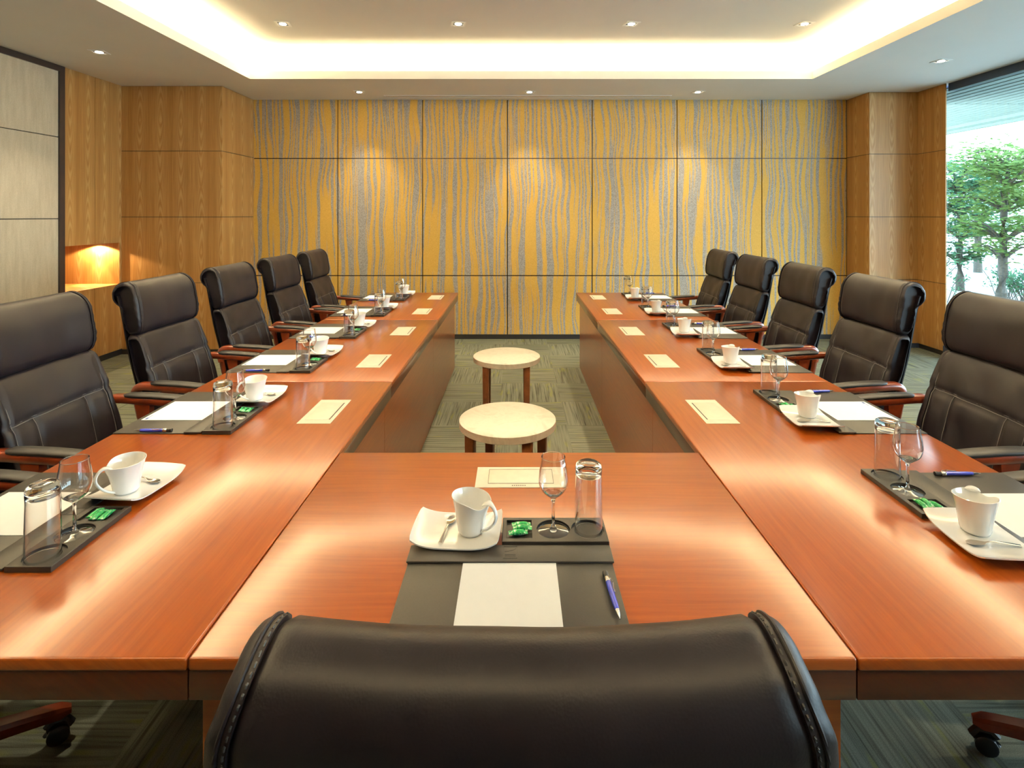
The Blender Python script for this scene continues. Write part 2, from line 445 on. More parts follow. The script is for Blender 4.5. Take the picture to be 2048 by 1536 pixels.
RCX, RCY = 4.08, 6.35
m = MB()
for a, b in zip(seams[:-1], seams[1:]):
    m.box(RCX, XR, RCY, RCY + 0.012, a + g, b - g)
    m.box(RCX, RCX + 0.012, RCY + 0.012, YB, a + g, b - g)
    m.box(XR - 0.012, XR, 5.94, RCY, a + g, b - g)
cr = struct(m.build('column_right', M['oak']))
mb = MB().box(RCX + 0.006, XR + 0.006, RCY + 0.006, YB + 0.05, 0, ZC)
mb.box(XR - 0.006, XR + 0.006, 5.95, RCY + 0.006, 0, ZC)
mb.build('backing', M['dark'], cr)
struct(MB().box(XR - 0.04, XR + 0.06, 5.86, 5.94, 0, 0.12).box(RCX - 0.01, XR, RCY - 0.012, RCY + 0.01, 0, 0.05).build('baseboard_right', M['winframe']))

# left wall: oak cupboard section with lit niche, then the grey partition
NY0, NY1, NZ0, NZ1, ND = 5.28, 6.02, 0.775, 1.228, 0.78
m = MB()
th = 0.02
for y0, y1 in ((NY0, 5.667), (5.673, LCY)):
    m.box(XL - th, XL, y0, y1, NZ1, ZC)
m.box(XL - th, XL, NY0, 5.667, 0.06, NZ0); m.box(XL - th, XL, 5.673, LCY, 0.06, NZ0)
m.box(XL - th, XL, NY1, LCY, NZ0, NZ1)
wl = struct(m.build('wall_left', M['oak']))
n = MB()
n.box(XL - ND, XL - th, 4.5, LCY, NZ0 - 0.02, NZ0)               # ledge
n.box(XL - ND, XL - th, 4.5, LCY, NZ1, NZ1 + 0.02)               # soffit of niche
n.box(XL - ND, XL - ND + 0.50, NY1 + 0.01, NY1 + 0.03, NZ0, NZ1)     # end wall, two boards
n.box(XL - ND + 0.506, XL - th, NY1 + 0.01, NY1 + 0.03, NZ0, NZ1)
n.box(XL - ND - 0.02, XL - ND, 4.5, LCY, NZ0, NZ1)
n.box(XL - ND, XL - th, 4.48, 4.5, NZ0, NZ1)
n.build('niche', M['oak'], wl)
MB().box(XL - 0.05, XL - th - 0.001, NY0, LCY, NZ1 + 0.02, ZC).box(XL - 0.05, XL - th - 0.001, NY0, LCY, 0, NZ0 - 0.02).build('backing', M['dark'], wl)
struct(MB().box(XL, XL + 0.008, NY0, LCY, 0, 0.06).box(XL, LCX, LCY - 0.008, LCY, 0, 0.05).box(LCX, LCX + 0.008, LCY, YB, 0, 0.05).build('baseboard_left', M['dark']))
# partition panels
PB = 0.655
pseam = [0.0, PB, 1.495, 2.27, ZC - 0.05]
m = MB()
ys = [YF, -1.0, 0.55, 2.1, 3.65, NY0 - 0.06]
for a, b in zip(pseam[:-1], pseam[1:]):
    for y0, y1 in zip(ys[:-1], ys[1:]):
        m.box(XL - 0.02, XL - 0.004, y0 + (0.002 if y0 > 3 else 0), y1 - 0.002, a + 0.004, b - 0.004)
wp = struct(m.build('wall_left_partition', M['partition']))
MB().box(XL - 0.06, XL - 0.016, YF, NY0 - 0.03, 0, ZC).build('backing', M['dark'], wp)
struct(MB().box(XL - 0.03, XL + 0.012, NY0 - 0.06, NY0, PB - 0.0, ZC).box(XL - 0.03, XL + 0.012, YF, NY0 - 0.06, ZC - 0.055, ZC).build('trim_1', M['frame']))
struct(MB().box(XL - 0.3, XR + 0.3, YF - 0.1, YF, 0, ZC).build('wall_front', M['bulk']))

# window wall
m = MB()
WX0, WX1 = XR + 0.02, XR + 0.10
m.box(WX0, WX1, YF, 5.94, 2.865, ZC)
m.box(XR - 0.02, WX1, YF, 5.94, 0, 0.10)
for y in (4.45, 2.95, 1.45, -0.05, -1.55): m.box(WX0, WX1, y - 0.0125, y + 0.0125 + (0.02 if y < 5 else 0), 0.10, 2.865)
w1 = struct(m.build('window_1', M['winframe']))
MB().box(XR + 0.012, XR + 0.018, YF, 5.95, 0.10, 2.865).build('pane', M['pane'], w1)

# ================================================================== ceiling fittings
dl0 = thing('downlight', 'x', 'light', group='recessed square downlights')
def sq(m, r0, r1, z0, z1):
    m.box(-r1, r1, -r1, -r0, z0, z1); m.box(-r1, r1, r0, r1, z0, z1); m.box(-r1, -r0, -r0, r0, z0, z1); m.box(r0, r1, -r0, r0, z0, z1)
m = MB(); sq(m, 0.042, 0.062, -0.004, 0.0); m.build('trim', M['chrome_trim'], dl0)
MB().box(-0.042, 0.042, -0.042, 0.042, -0.002, 0.0).build('baffle', M['dark'], dl0)
MB().lathe([(0.0, -0.006), (0.024, -0.006), (0.030, -0.004), (0.030, -0.001)], 20).build('lamp', M['lamp'], dl0, smooth=0.6)
def spot(loc, e, size=75, blend=0.7, col=WARM, radius=0.03):
    d = bpy.data.lights.new('downlight_beam', 'SPOT'); d.energy = e; d.color = col
    d.spot_size = math.radians(size); d.spot_blend = blend; d.shadow_soft_size = radius
    o = bpy.data.objects.new('downlight_beam', d); C.objects.link(o); o.location = loc
    return o
DLE = 105
low = [(-3.63, 4.79, 'small square downlight in the low ceiling above the left partition'),
       (3.92, 5.07, 'small square downlight in the low ceiling near the window'),
       (-1.81, 6.35, 'leftmost of three downlights close to the striped back wall'),
       (0.156, 6.35, 'middle one of three downlights close to the striped back wall'),
       (2.10, 6.35, 'rightmost of three downlights close to the striped back wall')]
up = [(-2.06, 4.86, 'leftmost of four downlights in the raised ceiling'),
      (-0.51, 4.86, 'second from left of four downlights in the raised ceiling'),
      (1.02, 4.86, 'third from left of four downlights in the raised ceiling'),
      (2.55, 4.86, 'rightmost of four downlights in the raised ceiling')]
for x, y, lb in low:
    place(dl0, (x, y, ZC), 0.2, lb); spot((x, y, ZC - 0.012), DLE * (0.55 if y > 6 else 0.5), 80 if y > 6 else 90)
for x, y, lb in up:
    place(dl0, (x, y, ZU), 0.2, lb); spot((x, y, ZU - 0.012), DLE)
for y in (2.6,):      # the rows over the near tables, above the frame
    for x in (-2.06, -0.51, 1.02, 2.55): spot((x, y, ZU - 0.012), DLE)
for x, y in ((-3.63, 2.4), (-3.63, 0.2)): spot((x, y, ZC - 0.012), DLE * 0.5, 90)

vent = thing('air_vent', 'long white linear air slot in ceiling before the striped wall', 'vent', (0.14, 6.57, ZC))
MB().box(-1.71, 1.71, -0.045, -0.038, -0.006, 0).box(-1.71, 1.71, 0.038, 0.045, -0.006, 0).box(-1.71, -1.70, -0.038, 0.038, -0.006, 0).box(1.70, 1.71, -0.038, 0.038, -0.006, 0).build('frame', M['ceil'], vent)
MB().box(-1.70, 1.70, -0.036, 0.036, -0.003, -0.001).build('louvre', M['port'], vent)

# niche lamp
nl = thing('niche_downlight', 'small warm downlight under the top of the oak wall niche', 'light', (XL - 0.225, NY1 - 0.07, NZ1))
MB().lathe([(0.0, -0.004), (0.02, -0.004), (0.02, 0.0)], 16).build('lamp', M['lamp'], nl)
MB().lathe([(0.02, 0), (0.02, -0.008), (0.028, -0.008), (0.028, 0)], 20).build('trim', M['steel'], nl)
spot((XL - 0.225, NY1 - 0.07, NZ1 - 0.015), 22, 52, 0.3, (1, 0.75, 0.40), 0.01)
spot((XL - 0.225, NY1 - 0.07, NZ1 - 0.015), 30, 150, 0.2, (1, 0.70, 0.35), 0.01)

# ================================================================== tables
TXL0, TXL1, TXR0, TXR1 = -1.44, -0.579, 0.602, 1.468
TY0, TY1, TYE = 0.966, 1.81, 5.53
def table_unit(x0, x1, y0, y1, label, mat, inner, ends, supports):
    """inner: ('x',pos,sign) side panel; fascia on all open edges"""
    t = thing('conference_table', label, 'table', ((x0 + x1) / 2, (y0 + y1) / 2, 0), 0, 'cherry conference tables in a U')
    cx, cy = (x0 + x1) / 2, (y0 + y1) / 2
    hx, hy = (x1 - x0) / 2 - 0.0012, (y1 - y0) / 2 - 0.0012
    MB().box(-hx, hx, -hy, hy, 0.726, 0.75).build('tabletop', mat, t, bevel=0.005, bseg=3)
    f = 0.004
    for e in ends:
        m = MB()
        yb = -hy + (f + 0.03 if 'y0' in ends else 0); yt = hy - (f + 0.03 if 'y1' in ends else 0)
        if e == 'x0': m.box(-hx + f, -hx + f + 0.03, yb, yt, 0.673, 0.726)
        if e == 'x1': m.box(hx - f - 0.03, hx - f, yb, yt, 0.673, 0.726)
        fl = f if x0 < -1 else 0; fr_ = f if x1 > 1 else 0
        if e == 'y0': m.box(-hx + fl, hx - fr_, -hy + f, -hy + f + 0.03, 0.673, 0.726)
        if e == 'y1': m.box(-hx + f, hx - f, hy - f - 0.03, hy - f, 0.673, 0.726)
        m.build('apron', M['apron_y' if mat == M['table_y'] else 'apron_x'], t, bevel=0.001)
    p = MB()
    ax, pos = inner
    if ax == 'x': p.box(pos - cx - 0.012, pos - cx + 0.012, max(-hy, 1.772 - cy), hy, 0, 0.726)
    else: p.box(-hx, hx, pos - cy - 0.012, pos - cy + 0.012, 0, 0.726)
    p.build('modesty_panel', mat, t)
    for (a, b, c2, d) in supports:
        MB().box(a - cx, b - cx, c2 - cy, d - cy, 0, 0.726).build('support_panel', mat, t)
    return t
seg = [TY0, 2.577, 4.10, TYE]
nm = ['nearest', 'middle', 'far']
for k in range(3):
    e = ['x0', 'x1'] + (['y0'] if k == 0 else []) + (['y1'] if k == 2 else [])
    near = 1.95 if k == 0 else seg[k] + 0.35
    far = seg[k + 1] - (0.35 if k < 2 else 0.02)
    for side in (0, 1):
        x0, x1 = (TXL0, TXL1) if side == 0 else (TXR0, TXR1)
        pos = -0.628 if side == 0 else 0.652
        sx0, sx1 = (TXL0 + 0.30, -0.64) if side == 0 else (0.664, TXR1 - 0.30)
        table_unit(x0, x1, seg[k], seg[k + 1], '%s cherry table section in the %s arm of the U' % (nm[k], ('left', 'right')[side]),
                   M['table_y'], ('x', pos), e, [(sx0, sx1, near, near + 0.03), (sx0, sx1, far - 0.03, far)])
table_unit(TXL1, TXR0, TY0, TY1, 'cherry table section closing the U in front of the camera chair', M['table_x'], ('y', 1.76), ['y0', 'y1'],
           [(-0.575, -0.542, 1.01, 1.745), (0.560, 0.596, 1.01, 1.745)])

# cable ports let into the tops
def port(label, loc, rz, slot=True):
    t = thing('cable_port', label, 'cable port', loc, rz, 'metal cable port plates in the tables')
    MB().box(-0.132, 0.132, -0.063, 0.063, 0, 0.0016).build('plate', M['port'], t)
    MB().box(-0.095, 0.095, -0.040, 0.046, 0.0016, 0.0022).build('lid', M['port'], t, bevel=0.0003)
    if slot: MB().box(-0.092, 0.092, -0.0485, -0.0445, 0.0016, 0.0024).build('slot', M['dark'], t)
    else:
        m = MB()
        for a, b, c2, d in ((-0.095, 0.095, 0.046, 0.047), (-0.095, 0.095, -0.041, -0.040), (-0.0955, -0.0945, -0.04, 0.047), (0.0945, 0.0955, -0.04, 0.047)):
            m.box(a, b, c2, d, 0.0016, 0.0025)
        m.build('lid_gap', M['bark'], t)
        m = MB()      # small printed mark
        for k in range(7): m.box(-0.026 + k * 0.006, -0.022 + k * 0.006, -0.054, -0.050, 0.0016, 0.0018)
        m.build('printed_mark', M['bark'], t)
    return t
ordn = ['nearest', 'second nearest', 'third nearest', 'fourth nearest', 'farthest']
YS = [1.43 + 0.755 * k for k in range(6)]
for k in range(5):
    port('%s metal cable port plate in the left arm of the tables' % ordn[k], (-0.757, YS[k + 1] + 0.0, 0.75), PI / 2)
    port('%s metal cable port plate in the right arm of the tables' % ordn[k], (0.775, YS[k + 1], 0.75), -PI / 2)
port('pale cable port plate in the table section facing the camera', (0.014, 1.635, 0.75), 0, False)

# ================================================================== chairs
# local frame: X = sitter's right, Y = forward; origin on the floor
def recess(u, hw): return -0.016 * (1 - min(1, abs(u) / hw) ** 2)
def pad_loft(prof, hw_fn, rnd=0.03, nu=44, disp=None, curve=0.016):
    """closed profile of (y,z) swept along u, drawn in towards its centre near both ends"""
    cy = sum(p[0] for p in prof) / len(prof); cz = sum(p[1] for p in prof) / len(prof)
    us = []
    k = 7
    for i in range(k): a = PI / 2 * i / k; us.append((-1 + 0.0, rnd * (1 - math.sin(a)), math.cos(a)))
    rings = []
    stations = []
    for i in range(k + 1):
        a = PI / 2 * i / k; stations.append((-1, rnd * (1 - math.sin(a)), math.cos(a)))
    for i in range(1, nu): stations.append((-1 + 2 * i / nu, 0, 0))
    for i in range(k, -1, -1):
        a = PI / 2 * i / k; stations.append((1, rnd * (1 - math.sin(a)), math.cos(a)))
    for sgn, off, c in stations:
        ring = []
        for y, z in prof:
            hw = hw_fn(z)
            if abs(sgn) == 1: u = sgn * (hw - rnd + rnd - off) if off else sgn * hw
            else: u = sgn * (hw - rnd)
            if abs(sgn) == 1: u = sgn * (hw - rnd + (rnd - off))
            dy, dz = y - cy, z - cz
            L = math.hypot(dy, dz) + 1e-9
            sh = rnd * 0.75 * (1 - math.sqrt(max(0, 1 - ((rnd - off) / rnd) ** 2))) if abs(sgn) == 1 else 0
            yy = y - dy / L * sh; zz = z - dz / L * sh
            yy += -curve * (1 - min(1, abs(u) / hw) ** 2)
            if disp:
                ddy, ddz = disp(u, yy, zz, hw); yy += ddy; zz += ddz
            ring.append((u, yy, zz))
        rings.append(ring)
    return MB().loft(rings)

def prof(pts, n=5): return [(p.x, p.y) for p in catmull([(a, b, 0) for a, b in pts], n, True)]

head_prof = prof([(-.424, 1.130), (-.422, 1.165), (-.402, 1.191), (-.362, 1.199), (-.322, 1.176), (-.296, 1.120), (-.282, 1.050), (-.278, 1.000), (-.286, .955), (-.312, .938), (-.345, .945), (-.362, 1.01), (-.385, 1.075), (-.406, 1.095)])
back_prof = prof([(-.345, .925), (-.325, .942), (-.295, .936), (-.272, .900), (-.240, .820), (-.212, .740), (-.190, .660), (-.172, .580), (-.170, .510), (-.190, .470), (-.225, .470), (-.250, .540), (-.275, .640), (-.300, .740), (-.325, .850)])
def head_hw(z): return 0.253 - 0.015 * smoothstep(1.13, 1.205, z) - 0.006 * smoothstep(1.0, .94, z)
def back_hw(z): return 0.262 - 0.012 * smoothstep(0.75, 0.95, z)
def gauss(d, w): return math.exp(-(d / w) ** 2)
def front_y(z, P=back_prof):
    best = None
    for i in range(len(P)):
        a, b = P[i], P[(i + 1) % len(P)]
        if (a[1] - z) * (b[1] - z) <= 0 and a[1] != b[1]:
            t_ = (z - a[1]) / (b[1] - a[1]); y = a[0] + (b[0] - a[0]) * t_
            if best is None or y > best: best = y
    return best
SZ = 0.775
def back_disp(u, y, z, hw):
    if y < front_y(min(max(z, .50), .92)) - 0.045: return (0, 0)
    d = 0.0
    d -= 0.010 * gauss(z - SZ, 0.012)
    if z < SZ + 0.02:
        for s_ in (-1, 1): d -= 0.009 * gauss(u - s_ * 0.125, 0.012) * smoothstep(SZ + 0.02, SZ - 0.02, z) * smoothstep(.50, .56, z)
    d -= 0.007 * gauss(abs(u) - 0.226, 0.009)
    d += 0.006 * mnoise.noise(Vector((u * 9, z * 9, 1.0)))
    return (d, 0)
def head_disp(u, y, z, hw):
    d = 0.005 * mnoise.noise(Vector((u * 8, z * 8, 5.0)))
    k = smoothstep(head_hw(z) - .02, head_hw(z), abs(u))
    d2 = 0.004 * k * math.sin(z * 190 + y * 120)
    return (d + d2 * 0.5, -0.005 * (1 - (u / 0.252) ** 2) * smoothstep(1.10, 1.2, z))
chair0 = thing('office_chair', 'x', 'chair', group='black leather office chairs around the tables')
hd = pad_loft(head_prof, head_hw, 0.026, 44, head_disp, 0.014).build('headrest', M['leather'], chair0, smooth=1.0)
# seam piping and stitches near both ends of the headrest
def surf(P, sg, inset, off=0.0, curve=0.014, dp=None):
    out = []
    cy = sum(p[0] for p in P) / len(P); cz = sum(p[1] for p in P) / len(P)
    for y, z in P:
        hw = head_hw(z); u = sg * (hw - inset)
        L = math.hypot(y - cy, z - cz)
        yy = y + (y - cy) / L * off - curve * (1 - min(1, abs(u) / hw) ** 2); zz = z + (z - cz) / L * off
        if dp: a, b = dp(u, yy, zz, hw); yy += a; zz += b
        out.append((u, yy, zz))
    return out
for s_ in (-1, 1):
    ring = surf(head_prof, s_, 0.017, -0.0006, dp=head_disp)
    MB().tube(ring, 0.0019, 6, closed=True).build('piping', M['leather'], hd, smooth=1.0)
    m = MB()
    for uu in (0.0235,):
        ring = [Vector(p) for p in surf(head_prof, s_, uu, -0.0004, dp=head_disp)]
        acc = 0; 
        for a, b in zip(ring, ring[1:] + ring[:1]):
            L = (b - a).length; k = max(1, round(L / 0.009))
            for i in range(k):
                p = a + (b - a) * ((i + 0.2) / k); q = a + (b - a) * ((i + 0.75) / k)
                m.tube([p, (p + q) / 2 + (p - Vector((p.x, -.33, 1.07))).normalized() * 0.0008, q], 0.0011, 5)
    m.build('stitching', M['stitch'], hd)
bk = pad_loft(back_prof, back_hw, 0.030, 60, back_disp).build('backrest', M['leather'], chair0, smooth=1.0)
m = MB()
def on_back(u, z, off=0.0015):
    hw = back_hw(z); y = front_y(z) - 0.016 * (1 - (abs(u) / hw) ** 2)
    return (u, y + back_disp(u, y, z, hw)[0] + off, z)
for dz in (-0.0035, 0.0035): m.tube([on_back(-0.226 + 0.452 * i / 24, SZ + dz, 0.001) for i in range(25)], 0.0016, 5)
for s_ in (-1, 1):
    m.tube([on_back(s_ * 0.125, SZ - 0.005 - 0.2 * i / 14, 0.001) for i in range(15)], 0.0014, 5)
    m.tube([on_back(s_ * 0.226, 0.925 - 0.38 * i / 24, 0.001) for i in range(25)], 0.0016, 5)
m.build('seams', M['seam'], bk, smooth=1.0)
# outer shell behind the cushions
sh = [(-.396, 1.13), (-.382, 1.08), (-.360, .96), (-.338, .84), (-.308, .72), (-.278, .60), (-.255, .50), (-.235, .43)]
sp = [(p.x, p.y) for p in catmull([(a, b, 0) for a, b in sh], 4)]
rings = []
for i in range(25):
    u = -0.245 + 0.490 * i / 24
    c = -0.016 * (1 - (u / 0.245) ** 2); e = 0.012 * (abs(u) / 0.245) ** 8
    rings.append([(u, y + c + 0.004, z) for y, z in sp] + [(u, y + c - 0.014 + e, z) for y, z in reversed(sp)])
MB().loft(rings).build('back_shell', M['leather'], chair0, smooth=0.8)
# seat
seat_prof = prof([(-.26, .50), (-.20, .515), (0, .505), (.16, .510), (.225, .500), (.250, .470), (.235, .435), (.10, .420), (-.20, .420), (-.27, .44)])
def seat_loft():
    return pad_loft(seat_prof, lambda z: 0.265, 0.035, 30, None, 0.0)
seat = seat_loft().build('seat', M['leather'], chair0, smooth=1.0)
# arms
def arm_path():
    return catmull([(-.262, .625, 0), (-.268, .668, 0), (-.252, .700, 0), (-.215, .706, 0), (-.10, .698, 0), (.02, .690, 0), (.075, .686, 0), (.095, .680, 0)], 5)
for s_, in ((-1,), (1,)):
    ux = s_ * 0.292
    m = MB()
    pth = arm_path(); rings = []
    for i, p in enumerate(pth):
        a = pth[min(i + 1, len(pth) - 1)] - pth[max(i - 1, 0)]; a.normalize(); nrm = Vector((-a.y, a.x, 0))
        th_ = 0.019 if i > 8 else 0.014 + 0.0006 * i
        wd = 0.024
        ring = []
        for k in range(12):
            an = 2 * PI * k / 12; ca, sa = math.cos(an), math.sin(an)
            ca = math.copysign(abs(ca) ** 0.55, ca); sa = math.copysign(abs(sa) ** 0.55, sa)
            q = p + nrm * (sa * th_); ring.append((ux + ca * wd, q.x, q.y))
        rings.append(ring)
    m.loft(rings)
    rings = []
    for i in range(9):      # front post
        z = 0.69 - 0.25 * i / 8; w_ = 0.017; d_ = 0.034 - 0.012 * math.sin(PI * i / 8) ; yc = -0.105 + 0.05 * (i / 8) ** 1.5
        rings.append([(ux + w_ * a_, yc + d_ * b_, z) for a_, b_ in ((-1, -1), (1, -1), (1, 1), (-1, 1))])
    m.loft(rings)
    m.tube([(ux, -.262, .63), (ux, -.250, .56), (ux, -.215, .49), (ux, -.15, .455), (ux, -.05, .44)], [.016, .014, .015, .017, .017], 8)
    arm = m.build('armrest', M['red_wood'], chair0, smooth=0.9)
    rings = []
    for i in range(15):
        t_ = i / 14; y = -.200 + .295 * t_; z = .7215 - .020 * t_ + 0.004 * math.sin(PI * t_)
        e = math.sqrt(max(0.02, 1 - (2 * t_ - 1) ** 8)); wd = 0.028 * e; hh = 0.011 * e
        rings.append([(ux + wd * math.copysign(abs(math.cos(an)) ** .7, math.cos(an)), y, z + hh * math.sin(an)) for an in [2 * PI * k / 16 for k in range(16)]])
    MB().loft(rings).build('arm_pad', M['arm_pad'], arm, smooth=1.0)
    MB().lathe([(0, 0), (.009, 0), (.009, .004), (0, .005)], 12).build('bolt', M['steel'], arm)
    bo = arm.children[-1] if arm.children[-1].name.startswith('bolt') else [c for c in arm.children if c.name.startswith('bolt')][0]
    bo.rotation_euler = (0, s_ * PI / 2, 0); bo.location = (ux + s_ * 0.017, -.09, .64)
# under the seat
MB().box(-.11, .11, -.13, .10, .385, .42).build('mechanism', M['black'], chair0, bevel=0.01)
MB().lathe([(.0, .12), (.030, .12), (.030, .26), (.018, .262), (.018, .39), (0, .39)], 20).build('column', M['black'], chair0, smooth=0.6)
hub = MB().lathe([(0, .085), (.045, .085), (.05, .10), (.045, .135), (0, .137)], 20).build('hub', M['red_wood'], chair0, smooth=0.6)
for k in range(5):
    an = 2 * PI * k / 5 + PI / 2
    Mz = Matrix.Rotation(an, 4, 'Z')
    rings = []
    for i in range(13):
        t_ = i / 12; x = .03 + .285 * t_; z = .115 - .035 * t_ ** 1.6; hw = .026 - .006 * t_ ; hh = .020 - .006 * t_
        if i == 12: hw *= 0.6; hh *= 0.5
        rings.append([Mz @ Vector((x, hw * a_, z + hh * b_)) for a_, b_ in ((-1, -1), (1, -1), (1, .4), (.7, 1), (-.7, 1), (-1, .4))])
    lg = MB().loft(rings).build('leg', M['red_wood'], chair0, smooth=0.5)
    m = MB()
    for sd in (-1, 1):
        W = Mz @ Matrix.Translation((.285, sd * .017, .027)) @ Matrix.Rotation(PI / 2, 4, 'X')
        nb = MB().lathe([(0, -.009), (.022, -.009), (.027, -.005), (.027, .005), (.022, .009), (0, .009)], 18)
        m.add([W @ Vector(p) for p in nb.v], nb.f)
    nb = MB(); nb.tube([(.262, 0, .03), (.262, 0, .050), (.275, 0, .062), (.300, 0, .058), (.314, 0, .035)], .013, 8)
    nb.lathe([(0, .045), (.009, .045), (.009, .085), (0, .085)], 10, (.285, 0, 0))
    m.add([Mz @ Vector(p) for p in nb.v], nb.f)
    m.build('caster', M['black'], lg, smooth=0.7)

seatn = ['nearest, mostly outside the picture', 'second nearest the camera', 'third from the camera', 'fourth from the camera', 'fifth from the camera', 'farthest from the camera']
cgrp = 'black leather office chairs around the tables'
for side in (0, 1):
    for k in range(6):
        if side == 0: loc = (TXL0 - 0.12, YS[k], 0); rz = -PI / 2
        else: loc = (TXR1 + 0.12, YS[k], 0); rz = PI / 2
        jit = [0.0, 0.02, -0.015, 0.01, -0.02, 0.015][k] * (1 if side == 0 else -1)
        ch_ = place(chair0, loc, rz + jit, 'black leather office chair on the %s side, %s' % (('left', 'right')[side], seatn[k]))
        swivel = {(0, 0): 0.65, (1, 0): -0.52}.get((side, k), 0.3 * math.sin(k * 2.1 + side))
        for o in ch_.children:
            if o.name.split('.')[0] == 'leg': o.rotation_euler.z = swivel
fc = place(chair0, (0.004, TY0 - 0.118, 0), 0, 'large black leather office chair seen from behind in the foreground')
for ch in fc.children:      # this chair is set lower on its gas spring
    if ch.name.split('.')[0] not in ('leg', 'hub', 'column'): ch.location.z -= 0.026

# ================================================================== place settings (local: X sitter's right, Y inward from the table edge)
protos = {}
# desk pad
t = thing('desk_pad', 'x', 'desk pad'); protos['pad'] = t
MB().box(-.228, .228, .004, .305, 0, .004).build('board', M['padleather'], t, bevel=0.0012)
MB().box(-.232, .232, .258, .320, .004, .0095).build('clip_bar', M['padleather'], t, bevel=0.0025)
m = MB()
for a, b, c2, d in ((-.016, .016, .311, .3118), (-.016, .016, .268, .2688), (-.016, -.0152, .268, .311), (.0152, .016, .268, .311)): m.box(a, b, c2, d, .0095, .0101)
m.box(-.012, .012, .281, .2825, .0095, .0100); m.box(-.012, .012, .275, .2763, .0095, .0100)
m.tube([(-.013, .293, .0097), (-.004, .2945, .0097), (.006, .298, .0097), (.013, .305, .0097)], .0006, 5)
m.build('embossed_mark', M['black'], t)
# note paper
t = thing('note_paper', 'x', 'paper'); protos['paper'] = t
MB().box(-.105, .102, .022, .268, .0041, .0052).build('sheets', M['paper'], t)
m = MB(); m.box(.078, .096, .030, .040, .0052, .0053); m.box(.052, .074, .033, .036, .0052, .0053); m.build('printed_mark', M['ink'], t)
# pen
t = thing('pen', 'x', 'pen'); protos['pen'] = t
def cyl(prof_, name, mat):
    return MB().lathe(prof_, 16).build(name, mat, t, smooth=0.6)
parts = [cyl([(.0046, -.045), (.0056, -.03), (.0058, .0), (.0056, .034), (.0056, .036)], 'barrel', M['blue']),
         cyl([(.0010, -.068), (.0012, -.064), (.0030, -.058), (.0046, -.045)], 'tip', M['steel']),
         cyl([(.0058, .036), (.0062, .038), (.0062, .048), (.0056, .050)], 'band', M['steel']),
         cyl([(.0050, .050), (.0050, .058), (.0062, .060), (.0060, .068), (.0030, .069), (0, .069)], 'cap', M['black'])]
parts.append(MB().tube([(.0, -.0062, .044), (0, -.0095, .040), (0, -.0100, .026), (0, -.0072, .010), (0, -.0080, .004), (0, -.0070, .0)], .0012, 6).build('clip', M['steel'], t, smooth=0.9))
for o in parts: o.data.transform(Matrix.Rotation(-PI / 2, 4, 'X') @ Matrix.Rotation(0.9, 4, 'Z'))
for o in parts: o.data.transform(Matrix.Translation((0, 0, .0062)))
# tray with one square and two round recesses (boolean cut once, then baked)
t = thing('glass_tray', 'x', 'tray'); protos['tray'] = t
def cut(base, cutters):
    for c_ in cutters:
        md = base.modifiers.new('b', 'BOOLEAN'); md.operation = 'DIFFERENCE'; md.object = c_; md.solver = 'EXACT'
    dg = bpy.context.evaluated_depsgraph_get()
    me = bpy.data.meshes.new_from_object(base.evaluated_get(dg))
    base.modifiers.clear(); base.data = me
    for c_ in cutters: bpy.data.objects.remove(c_)
base = MB().box(-.020, .232, .324, .427, 0, .014).build('tray_body', M['traywood'], t, bevel=0.0015)
c1 = MB().box(-.010, .052, .337, .415, .008, .03).build('c', None)
c2_ = MB().lathe([(.0405, .009), (.0405, .03)], 48, (.104, .376, 0), True, True).build('c', None)
c3 = MB().lathe([(.0405, .009), (.0405, .03)], 48, (.188, .376, 0), True, True).build('c', None)
cut(base, [c1, c2_, c3])
for p in base.data.polygons: p.use_smooth = False
# wrapped candy
t = thing('wrapped_candy', 'x', 'candy'); protos['candy'] = t
rings = []
for i in range(17):
    x = -.023 + .046 * i / 16
    body = math.sqrt(max(0, 1 - (x / .0165) ** 4)) if abs(x) < .0165 else 0
    hz = .0014 + .0052 * body; hy = .0075 + .0015 * (1 - body)
    rings.append([(x, hy * math.cos(a), .0075 + hz * math.sin(a) + .0012 * (1 - body) * math.sin(9 * a)) for a in [2 * PI * k / 18 for k in range(18)]])
MB().loft(rings).build('wrapper', M['candy'], t, smooth=1.2)
# wine glass
t = thing('wine_glass', 'x', 'glass'); protos['wine'] = t
bowl = [(.004, .083), (.012, .086), (.022, .093), (.031, .104), (.0355, .118), (.036, .128), (.034, .146), (.031, .164), (.0285, .182)]
bp = [(p.x, p.y) for p in catmull([(a, b, 0) for a, b in bowl], 4)]
MB().lathe(bp, 40).build('bowl', M['glass'], t, smooth=1.5)
MB().lathe([(.0282, .1815), (.0288, .1825), (.0294, .1815), (.0288, .1805), (.0282, .1815)], 40).build('rim', M['solidglass'], t, smooth=1.5)
MB().lathe([(.0368, .0012), (.034, .0022), (.020, .0038), (.009, .0070)], 36).build('foot', M['glass'], t, smooth=1.5)
MB().lathe([(.0364, .0008), (.0370, .0002), (.0378, .0008), (.0370, .0016), (.0364, .0008)], 36).build('foot_rim', M['solidglass'], t, smooth=1.5)
st = [(0, .0004), (.008, .0006), (.009, .0066), (.0042, .016), (.0036, .04), (.0038, .070), (.006, .080), (.014, .0865), (.0215, .0925), (.0195, .0930), (.010, .0895), (0, .0885)]
MB().lathe(st, 32).build('stem', M['solidglass'], t, smooth=0.9)
